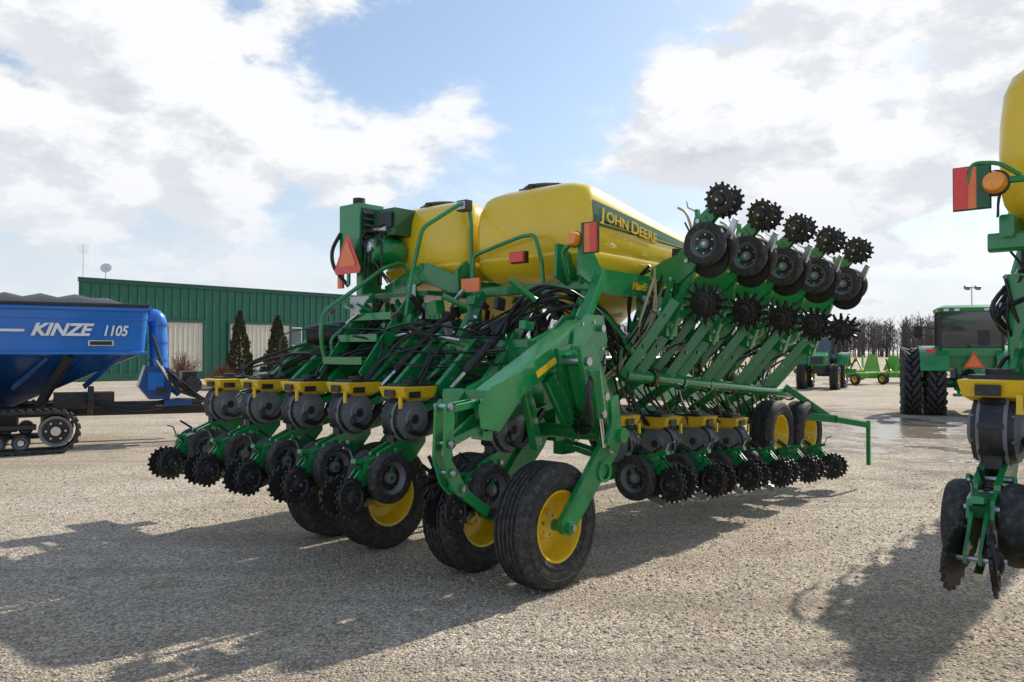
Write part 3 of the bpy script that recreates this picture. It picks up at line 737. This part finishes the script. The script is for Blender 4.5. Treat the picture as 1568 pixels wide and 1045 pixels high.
for a,b,h in doors:
    m.box(((a+b)/2,-.02,h/2),(b-a,.06,h),'cream_panel')
    xx=a+.15
    while xx<b-.05: m.beam((xx,-.07,.05),(xx,-.07,h-.05),.10,.06,'cream_panel',up=(0,1,0),ch=.3); xx+=.33
    m.box(((a+b)/2,-.09,h+.08),(b-a+.3,.12,.16),'building_trim'); 
    for q in (a-.08,b+.08): m.box((q,-.09,h/2),(.14,.14,h),'building_trim')
m.box((14.85,-.08,2.9),(.8,.08,1.2),'glass_dark'); m.box((14.85,-.06,2.9),(.95,.07,1.35),'white_paint')
m.box((21.3,-.08,1.1),(1.0,.08,2.2),'white_paint')
m.box((Lb/2,-.10,.25),(Lb,.06,.5),'building_trim')
m.build('walls_roof_doors',bd)
m=Acc()
m.cyl((0.5,.7,6.0),(0.5,.7,8.3),.02,'steel',6)
for k in range(5): m.cyl((.1+.05*k,.7,8.2-.12*k),(.9-.05*k,.7,8.2-.12*k),.008,'steel',5)
m.cyl((1.8,.7,6.0),(1.8,.7,6.8),.03,'steel',6)
m.lathe((1.8,.6,6.85),(-.5,-.8,.45),[(0,0),(.16,.03),(.28,.1),(.32,.16)],'white_paint',20)
m.tube([(1.8,.6,6.85),(1.6,.3,7.05)],.015,'steel',5,0)
m.build('antenna_and_dish',bd)

# ============================================================ vegetation
def conifer(name,loc,h,r):
    e=empty(name,loc); m=Acc(); 
    m.cyl((0,0,0),(0,0,h*.9),.09,'bark',8,r2=.02)
    for k in range(24):
        z=rnd(.1,h*.85);a=rnd(0,6.28);rad=r*(1-z/h)*.8
        m.cyl((0,0,z),(rad*math.cos(a),rad*math.sin(a),z+.25),.015,'bark',4,r2=.004)
    for k in range(5200):
        t=random.random()**1.3; z=.12+t*(h-.12)
        prof=min(1,(z/h)*5+.45)*(1-z/h)**.75
        a=rnd(0,6.283); rad=r*prof*(.55+.45*random.random()**.5)*(1+.13*math.sin(a*5+z*3)+.1*math.sin(z*9+a*2))
        c=Vector((rad*math.cos(a),rad*math.sin(a),z)); s=rnd(.03,.075)
        d=Vector((math.cos(a)*.5+rnd(-.4,.4),math.sin(a)*.5+rnd(-.4,.4),1)).normalized()
        q=d.cross(Vector((rnd(-1,1),rnd(-1,1),rnd(-1,1)))).normalized()
        m.add([c-q*s*.5,c+q*s*.5,c+q*s*.3+d*s*2,c-q*s*.2+d*s*2.2],[(0,1,2,3)],'foliage')
    m.build('trunk_and_crown',e,80)
conifer('conifer_shrub',(-13.2,38.6,0),3.7,.75)
conifer('conifer_shrub.001',(-11.6,39.4,0),3.5,.82)
def shrub(name,loc,h,r,n=160):
    e=empty(name,loc); m=Acc()
    for k in range(n):
        a=rnd(0,6.283);t=rnd(.1,1); p=Vector((rnd(-.15,.15),rnd(-.15,.15),0)); q=Vector((r*t*math.cos(a),r*t*math.sin(a),h*rnd(.6,1)*(1-.35*t)))
        mid=(p+q)/2+Vector((0,0,.1)); m.tube([p,mid,q],.014,'twig_red',4,3,r2=.005)
        for j in range(4):
            b=p.lerp(q,rnd(.4,.95)); m.tube([b,b+Vector((rnd(-.25,.25),rnd(-.25,.25),rnd(.1,.3)))],.008,'twig_red',3,0,r2=.003)
    m.build('branches',e,80)
shrub('bare_shrub',(-13.6,37.6,0),1.35,.9); shrub('bare_shrub.001',(-17.4,42,0),2.0,1.2,130)
shrub('bare_shrub.002',(-10.4,39,0),1.0,.7,100)
m=Acc(); vs=[(x,y,.008) for x,y in ((-19,41.5),(-13.8,36),(-8.5,40),(-7,46),(-13,46))]; m.add(vs,[(0,1,2,3,4)],'mulch'); m.build('flower_bed')

m=Acc()
def twig(p,q,r0,r1):
    a=Vector((1,0,0)); b=Vector((0,1,0))
    vs=[p+a*r0,p-a*r0*.5+b*r0*.8,p-a*r0*.5-b*r0*.8,q+a*r1,q-a*r1*.5+b*r1*.8,q-a*r1*.5-b*r1*.8]
    m.add(vs,[(0,1,4,3),(1,2,5,4),(2,0,3,5)],'twig_grey')
for k in range(900):
    x=rnd(-20,260); y=rnd(270,345); h=rnd(10,15)*(1+.12*math.sin(x*.05))
    base=Vector((x,y,0)); top=Vector((x+rnd(-.6,.6),y,h*.9)); twig(base,top,.20,.06)
    for j in range(20):
        t=rnd(.12,.95); p=base.lerp(top,t); l=h*rnd(.14,.34)*(1.15-t*.6); a=rnd(0,6.28)
        q=p+Vector((math.cos(a)*l*.7,math.sin(a)*l*.7,l*rnd(.6,1.1))); twig(p,q,.10,.05)
        for i in range(2):
            pp=p.lerp(q,rnd(.3,.8)); twig(pp,pp+Vector((rnd(-1,1),rnd(-1,1),rnd(.3,1.3))),.08,.05)
m.build('tree_line',None,80)

# ============================================================ tractors
def tractor(name,loc,rz,paint,rim,sc=1.,duals=True):
    e=empty(name,loc,rz); e.scale=(sc,sc,sc)
    m=Acc(); ys=(-1.45,-.85,.85,1.45) if duals else (-.85,.85)
    for y in ys: tire(m,(0,y,.88),(0,1 if y>0 else -1,0),.88,.46,rim,lug=True)
    for y in (-.8,.8): tire(m,(2.7,y,.62),(0,1,0),.62,.42,rim,lug=True)
    m.build('wheels',e)
    m=Acc()
    m.cyl((0,-1.6,.88),(0,1.6,.88),.14,paint,14)
    m.box((.3,0,.95),(1.3,.6,.6),'black_plastic'); m.box((1.9,0,1.0),(2.2,.45,.4),'black_plastic')
    P=[(1.15,1.25),(3.2,1.2),(3.32,1.35),(3.2,1.75),(2.6,1.92),(1.15,2.0)]
    m.plate(P,-.42,.42,paint); m.plate([(1.3,1.3),(3.1,1.25),(3.1,1.5),(1.3,1.6)],-.43,.43,'black_plastic')
    m.box((3.3,0,1.5),(.08,.6,.35),'black_plastic')
    for y0,y1 in ((-1.25,-.55),(.55,1.25)):
        pts=[]
        for k in range(9): a=R(20+140*k/8); pts.append((1.0*math.cos(a),.88+1.02*math.sin(a)))
        inn=[(x*.93,.88+(z-.88)*.93) for x,z in reversed(pts)]
        m.plate(pts+inn,y0,y1,paint)
    m.box((-.25,0,1.50),(.30,1.3,.45),paint); m.box((-.30,0,1.1),(.3,.7,.5),paint)
    m.plate([(-.30,1.55),(1.05,1.45),(1.15,1.6),(.95,2.82),(-.40,2.82),(-.42,1.8)],-.72,.72,'glass_dark')
    for y in (-.74,.74):
        m.beam((-.44,y,1.5),(-.42,y,2.85),.06,.06,'black_plastic',up=(1,0,0)); m.beam((1.12,y,1.4),(.97,y,2.85),.06,.06,'black_plastic',up=(1,0,0)); m.beam((.3,y,1.4),(.3,y,2.85),.05,.05,'black_plastic',up=(1,0,0))
    loft(m,[rr(2.82,-.55,1.1,-.80,.80,.15),rr(2.92,-.58,1.13,-.82,.82,.15),rr(2.99,-.45,1.0,-.68,.68,.15)],paint)
    m.box((-.44,0,1.72),(.06,1.4,.22),paint)
    m.box((-.45,-.3,2.1),(.03,.25,.4),'black_plastic')
    for y in (-.6,-.35,.35,.6): m.box((-.6,y,2.86),(.06,.12,.06),'white_paint')
    for y in (-1.0,1.0): m.box((-.95,y,1.75),(.05,.25,.1),'red_reflector'); m.beam((1.0,y*.75,2.4),(1.1,y*1.15,2.45),.03,.03,'black_plastic'); m.box((1.08,y*1.2,2.3),(.05,.2,.35),'black_plastic')
    m.add([(-.98,-.18,1.35),(-.98,.18,1.35),(-.98,0,1.66)],[(0,1,2)],'orange_reflector')
    m.add([(-.97,-.24,1.31),(-.97,.24,1.31),(-.97,0,1.74)],[(0,1,2)],'red_reflector')
    m.beam((-.95,0,1.4),(-.3,0,1.4),.05,.05,paint)
    for y in (-.35,.35): m.beam((-.3,y,.9),(-1.1,y,.6),.06,.1,paint); m.beam((-.3,y,1.3),(-.9,y,.75),.04,.05,'black_plastic')
    m.beam((-1.1,-.5,.6),(-1.1,.5,.6),.08,.08,paint)
    for k in range(8): m.tube([(-.35,rnd(-.3,.3),1.3),(-.7,rnd(-.3,.3),1.1+rnd(-.2,.2)),(-.8,rnd(-.3,.3),.8)],.03,'hose_black',5)
    m.cyl((1.3,.55,1.9),(1.3,.55,2.9),.06,'black_plastic',10)
    m.build('body',e); return e
tractor('tractor',(12.75,22.2,0),R(66),G,'yellow_paint',1.02)
tractor('tractor.001',(15.7,40,0),R(-118),G,'yellow_paint',.92,False)
def mower(name,loc,rz,sc=1.):
    e=empty(name,loc,rz); e.scale=(sc,)*3; m=Acc(); Lm='green_lime'
    m.box((0,0,.62),(2.2,1.4,.12),Lm); m.box((0,-.7,.5),(2.2,.05,.3),Lm); m.box((0,.7,.5),(2.2,.05,.3),Lm)
    for s in (-1,1):
        m.plate([(-.6,.75),(.6,.75),(.35,1.7),(-.2,1.75)],1.15*s,1.22*s,Lm)
        m.cyl((.5*s,0,.7),(1.0*s,1.0*s,1.5),.05,'black_plastic',8); m.beam((0,1.18*s,.6),(.9*s,1.1*s,.65),.1,.1,Lm)
        tire(m,(1.0*s,-1.0,.33),(1,0,0),.33,.2); m.beam((1.0*s,-.7,.62),(1.0*s,-1.0,.33),.06,.08,Lm)
        m.lathe((.55*s,.1,.68),(0,0,1),[(.22,0),(.2,.12),(.1,.2),(0,.2)],'yellow_paint',12)
    m.beam((0,.7,.65),(0,2.4,.5),.12,.14,Lm); m.beam((0,.2,.7),(0,1.4,1.3),.05,.08,Lm); m.beam((0,1.4,1.3),(0,2.2,.6),.05,.08,Lm)
    m.cyl((0,0,.8),(0,2.2,.75),.05,'black_plastic',8)
    m.build('deck_and_wings',e)
mower('rotary_mower',(19.0,44,0),R(20),.95); mower('rotary_mower.001',(22.3,46,0),R(-10),.9); mower('rotary_mower.002',(21.3,51,0),R(60),.9)
lp=empty('light_pole',(52,90,0)); m=Acc(); m.cyl((0,0,0),(0,0,9.2),.12,'steel',8,r2=.07); m.beam((-.6,0,9.1),(.6,0,9.1),.08,.08,'steel')
for x in (-.6,.6): m.box((x,-.15,9.1),(.5,.5,.45),'grey_meter',Matrix.Rotation(.5,3,'X'))
m.build('pole_and_floodlights',lp)

# ============================================================ ground
def ground_mat():
    mt,nt,b=nt_of('gravel_ground'); N=nt.nodes;L=nt.links
    tc=N.new('ShaderNodeTexCoord')
    def noi(s,d=5,r=.6,vec=None):
        n=N.new('ShaderNodeTexNoise'); n.inputs['Scale'].default_value=s;n.inputs['Detail'].default_value=d;n.inputs['Roughness'].default_value=r; L.new(vec or tc.outputs['Object'],n.inputs['Vector']); return n.outputs['Fac']
    def ramp(f,p0,c0,p1,c1):
        r=N.new('ShaderNodeValToRGB'); e=r.color_ramp.elements; e[0].position=p0;e[0].color=c0+(1,);e[1].position=p1;e[1].color=c1+(1,); L.new(f,r.inputs[0]); return r.outputs[0]
    def mix(f,a,c,bt='MIX'):
        x=N.new('ShaderNodeMixRGB'); x.blend_type=bt
        if isinstance(f,float): x.inputs[0].default_value=f
        else: L.new(f,x.inputs[0])
        for i,v in ((1,a),(2,c)):
            if isinstance(v,tuple): x.inputs[i].default_value=v+(1,)
            else: L.new(v,x.inputs[i])
        return x.outputs[0]
    def mr(f,a,bb,c=0.,d=1.):
        x=N.new('ShaderNodeMapRange'); x.inputs[1].default_value=a;x.inputs[2].default_value=bb;x.inputs[3].default_value=c;x.inputs[4].default_value=d; x.interpolation_type='SMOOTHSTEP'; L.new(f,x.inputs[0]); return x.outputs[0]
    wn=N.new('ShaderNodeTexNoise'); wn.inputs['Scale'].default_value=30; wn.inputs['Detail'].default_value=2; L.new(tc.outputs['Object'],wn.inputs['Vector'])
    wa=N.new('ShaderNodeVectorMath'); wa.operation='MULTIPLY_ADD'; wa.inputs[1].default_value=(.03,.03,.03); L.new(wn.outputs['Color'],wa.inputs[0]); L.new(tc.outputs['Object'],wa.inputs[2])
    base=ramp(noi(.35,6),.35,(.50,.40,.285),.65,(.68,.58,.46))
    v=N.new('ShaderNodeTexVoronoi'); v.inputs['Scale'].default_value=58; L.new(wa.outputs[0],v.inputs['Vector'])
    bw=N.new('ShaderNodeRGBToBW'); L.new(v.outputs['Color'],bw.inputs[0])
    cell=ramp(bw.outputs[0],.2,(.34,.32,.30),.8,(1.5,1.48,1.44))
    col=mix(.75,base,cell,'MULTIPLY')
    v2=N.new('ShaderNodeTexVoronoi'); v2.inputs['Scale'].default_value=130; L.new(wa.outputs[0],v2.inputs['Vector'])
    bw2=N.new('ShaderNodeRGBToBW'); L.new(v2.outputs['Color'],bw2.inputs[0])
    col=mix(.6,col,ramp(bw2.outputs[0],.15,(.4,.4,.4),.85,(1.45,1.45,1.45)),'MULTIPLY')
    col=mix(mr(noi(11,6,.7),.52,.70,0,.5),col,(.20,.165,.13))
    col=mix(mr(noi(1.3,8,.7),.53,.70,0,.5),col,(.25,.19,.135))
    st_=N.new('ShaderNodeMapping'); st_.inputs['Rotation'].default_value=(0,0,R(-38)); st_.inputs['Scale'].default_value=(.10,1.6,1); L.new(tc.outputs['Object'],st_.inputs['Vector'])
    col=mix(mr(noi(1.0,4,.6,st_.outputs[0]),.50,.66,0,.42),col,(.27,.21,.155))
    col=mix(mr(noi(.6,7,.7),.59,.70,0,.5),col,(.20,.18,.06))
    vm=N.new('ShaderNodeVectorMath'); vm.operation='SUBTRACT'; vm.inputs[1].default_value=(8.8,17.5,0); L.new(tc.outputs['Object'],vm.inputs[0])
    vs_=N.new('ShaderNodeVectorMath'); vs_.operation='MULTIPLY'; vs_.inputs[1].default_value=(.20,.10,0); L.new(vm.outputs[0],vs_.inputs[0])
    ln=N.new('ShaderNodeVectorMath'); ln.operation='LENGTH'; L.new(vs_.outputs[0],ln.inputs[0])
    ad=N.new('ShaderNodeMath'); ad.operation='ADD'; L.new(ln.outputs['Value'],ad.inputs[0])
    nm=N.new('ShaderNodeMath'); nm.operation='MULTIPLY'; nm.inputs[1].default_value=3.2; L.new(noi(.8,7,.62),nm.inputs[0]); L.new(nm.outputs[0],ad.inputs[1])
    wet=mr(ad.outputs[0],2.55,1.95,0,1)
    col=mix(wet,col,mix(.62,col,(.12,.088,.068)))
    L.new(col,b.inputs['Base Color'])
    pud=mr(ad.outputs[0],2.02,1.86,0,1)
    rg=N.new('ShaderNodeMapRange'); rg.inputs[3].default_value=.9; rg.inputs[4].default_value=.16; L.new(pud,rg.inputs[0]); L.new(rg.outputs[0],b.inputs['Roughness'])
    h=N.new('ShaderNodeMath'); h.operation='ADD'; 
    i1=N.new('ShaderNodeMath'); i1.operation='MULTIPLY'; i1.inputs[1].default_value=-.8; L.new(v.outputs['Distance'],i1.inputs[0])
    L.new(i1.outputs[0],h.inputs[0]); L.new(noi(14,8,.75),h.inputs[1])
    bp=N.new('ShaderNodeBump'); bp.inputs['Distance'].default_value=.024
    st=N.new('ShaderNodeMapRange'); st.inputs[3].default_value=1.; st.inputs[4].default_value=.04; L.new(pud,st.inputs[0]); L.new(st.outputs[0],bp.inputs['Strength'])
    L.new(h.outputs[0],bp.inputs['Height']); L.new(bp.outputs[0],b.inputs['Normal'])
ground_mat()
simple('field_grass',(.40,.32,.17),.9,0,.35,.06,(.14,.13,.05),.5)
m=Acc()
vs=[(-900,-100,0),(900,-100,0),(900,1500,0),(-900,1500,0)]; m.add(vs,[(0,1,2,3)],'gravel_ground'); m.build('ground')
m=Acc(); m.add([(-300,75,.03),(30,60,.03),(420,78,.03),(900,1400,.03),(-900,1400,.03)],[(0,1,2,3,4)],'field_grass'); m.build('field')
m=Acc()
ico=[(0,0,1),(.89,0,.45),(.28,.85,.45),(-.72,.53,.45),(-.72,-.53,.45),(.28,-.85,.45),(.6,.5,-.3),(-.5,.6,-.3),(-.4,-.7,-.3),(.6,-.4,-.3)]
icf=[(0,1,2),(0,2,3),(0,3,4),(0,4,5),(0,5,1),(1,6,2),(2,7,3),(3,7,4),(4,8,5),(5,9,1),(2,6,7),(4,7,8),(5,8,9),(1,9,6)]
for k in range(26000):
    y=3.2+9*random.random()**1.7; x=rnd(-.68,.68)*y
    s=rnd(.004,.012)*(1.7 if random.random()<.07 else 1); a=rnd(0,6.28); ca,sa=math.cos(a),math.sin(a); fx,fy,fz=rnd(.8,1.5)*s,rnd(.7,1.1)*s,rnd(.5,.9)*s
    m.add([(x+(vx*fx)*ca-(vy*fy)*sa,y+(vx*fx)*sa+(vy*fy)*ca,vz*fz+fz*.2) for vx,vy,vz in ico],icf,'stone_bits')
m.build('gravel',None,20)

# ============================================================ world / sun / camera
SUN_AZ=47.; SUN_EL=37.
w=bpy.data.worlds.new('World'); scene.world=w; w.use_nodes=True; nt=w.node_tree; N=nt.nodes; L=nt.links
bg=N['Background']; bg.inputs['Strength'].default_value=.118
sky=N.new('ShaderNodeTexSky'); sky.sky_type='NISHITA'; sky.sun_disc=False; sky.sun_elevation=R(SUN_EL); sky.sun_rotation=R(SUN_AZ); sky.air_density=1.0; sky.dust_density=1.0
tc=N.new('ShaderNodeTexCoord'); D=tc.outputs['Generated']
def math_(op,a,b=None):
    x=N.new('ShaderNodeMath'); x.operation=op
    for i,v in ((0,a),(1,b)):
        if v is None: continue
        if isinstance(v,(int,float)): x.inputs[i].default_value=v
        else: L.new(v,x.inputs[i])
    return x.outputs[0]
def mr_(f,a,b,c=0.,d=1.,sm=True):
    x=N.new('ShaderNodeMapRange'); x.inputs[1].default_value=a;x.inputs[2].default_value=b;x.inputs[3].default_value=c;x.inputs[4].default_value=d
    if sm: x.interpolation_type='SMOOTHSTEP'
    L.new(f,x.inputs[0]); return x.outputs[0]
def noise_(vec,s,d=8,r=.58):
    n=N.new('ShaderNodeTexNoise'); n.inputs['Scale'].default_value=s; n.inputs['Detail'].default_value=d; n.inputs['Roughness'].default_value=r; L.new(vec,n.inputs['Vector']); return n.outputs['Fac']
def vmul(vec,m_,a_=(0,0,0)):
    x=N.new('ShaderNodeVectorMath'); x.operation='MULTIPLY_ADD'; x.inputs[1].default_value=m_; x.inputs[2].default_value=a_; L.new(vec,x.inputs[0]); return x.outputs[0]
blobs=[((-.60,1,.38),.34,.22),((-.40,1,.33),.24,.13),((-.30,1,.27),.14,.10),((-.22,1,.44),.12,.10),((.22,1,.31),.17,.26),((.34,1,.27),.24,.20),((.66,1,.40),.36,.32),((-.075,1,.29),.11,.22),((-.20,1,.24),.10,.20),((.02,1,.38),.10,.10),
       ((-.36,1,.22),.10,.14),((-.55,1,.14),.25,.12),((.40,1,.16),.2,.10),((.06,1,.44),.2,-.10),((.30,1,.47),.12,-.04),((-.16,1,.36),.12,-.08),((.04,1,.26),.07,-.06)]
def density(off):
    v1=vmul(D,(1,1,1.9),off)
    n=noise_(v1,6.0,10,.60)
    tot=None
    for c,r,a in blobs:
        vc=Vector(c).normalized()
        x=N.new('ShaderNodeVectorMath'); x.operation='DISTANCE'; x.inputs[1].default_value=tuple(vc-Vector((off[0],off[1],off[2]/1.9))); L.new(D,x.inputs[0])
        s=mr_(x.outputs['Value'],0,r,a,0.)
        tot=s if tot is None else math_('ADD',tot,s)
    return math_('ADD',n,tot)
d0=density((0,0,0)); d1=density((.03,0,.06))
fac=mr_(d0,.50,.69)
sep=N.new('ShaderNodeSeparateXYZ'); L.new(D,sep.inputs[0])
haze=mr_(sep.outputs['Z'],.0,.34,.95,.22)
cir=mr_(noise_(vmul(D,(1,1,4)),2.6,7,.6),.40,.75,.18,.62)
fac2=math_('MAXIMUM',fac,math_('MAXIMUM',haze,cir))
shade=mr_(math_('SUBTRACT',d0,d1),-.12,.12,0,1)
thick=mr_(d0,.70,1.05,1,.0)
lit=math_('ADD',math_('MULTIPLY',shade,.60),math_('MULTIPLY',thick,.42))
cr=N.new('ShaderNodeValToRGB'); e=cr.color_ramp.elements; e[0].position=.10;e[0].color=(.52,.565,.64,1);e[1].position=.72;e[1].color=(.92,.93,.945,1); L.new(lit,cr.inputs[0])
hz=N.new('ShaderNodeMixRGB'); hz.inputs[2].default_value=(.71,.76,.84,1); L.new(cr.outputs[0],hz.inputs[1]); L.new(mr_(sep.outputs['Z'],.02,.24,.8,0),hz.inputs[0])
ve=N.new('ShaderNodeMixRGB'); ve.inputs[1].default_value=(.58,.67,.80,1); L.new(fac,ve.inputs[0]); L.new(hz.outputs[0],ve.inputs[2])
ve2=N.new('ShaderNodeMixRGB'); L.new(mr_(sep.outputs['Z'],.05,.25,1,0),ve2.inputs[0]); L.new(ve.outputs[0],ve2.inputs[1]); L.new(hz.outputs[0],ve2.inputs[2])
sc=N.new('ShaderNodeMixRGB'); sc.blend_type='MULTIPLY'; sc.inputs[0].default_value=1; sc.inputs[2].default_value=(9.0,9.0,9.0,1); L.new(ve2.outputs[0],sc.inputs[1])
sb=N.new('ShaderNodeMixRGB'); sb.blend_type='MULTIPLY'; sb.inputs[0].default_value=1; sb.inputs[2].default_value=(1.28,1.36,1.40,1); L.new(sky.outputs[0],sb.inputs[1])
mx=N.new('ShaderNodeMixRGB'); L.new(fac2,mx.inputs[0]); L.new(sb.outputs[0],mx.inputs[1]); L.new(sc.outputs[0],mx.inputs[2])
L.new(mx.outputs[0],bg.inputs['Color'])

sl=bpy.data.lights.new('sun','SUN'); sl.energy=5.0; sl.angle=R(.53); sl.color=(1,.95,.86)
so=bpy.data.objects.new('sun',sl); scene.collection.objects.link(so)
sd=Vector((math.sin(R(SUN_AZ))*math.cos(R(SUN_EL)),math.cos(R(SUN_AZ))*math.cos(R(SUN_EL)),math.sin(R(SUN_EL))))
so.rotation_euler=(-sd).to_track_quat('-Z','Y').to_euler(); so.location=(20,20,30)

cam=bpy.data.cameras.new('camera'); cam.lens=28; cam.sensor_width=36; cam.clip_start=.05; cam.clip_end=4000
co=bpy.data.objects.new('camera',cam); co.location=(0,0,1.75); co.rotation_euler=(R(90.82),0,0); scene.collection.objects.link(co); scene.camera=co
scene.view_settings.view_transform='Standard'; scene.view_settings.look='None'; scene.view_settings.exposure=0
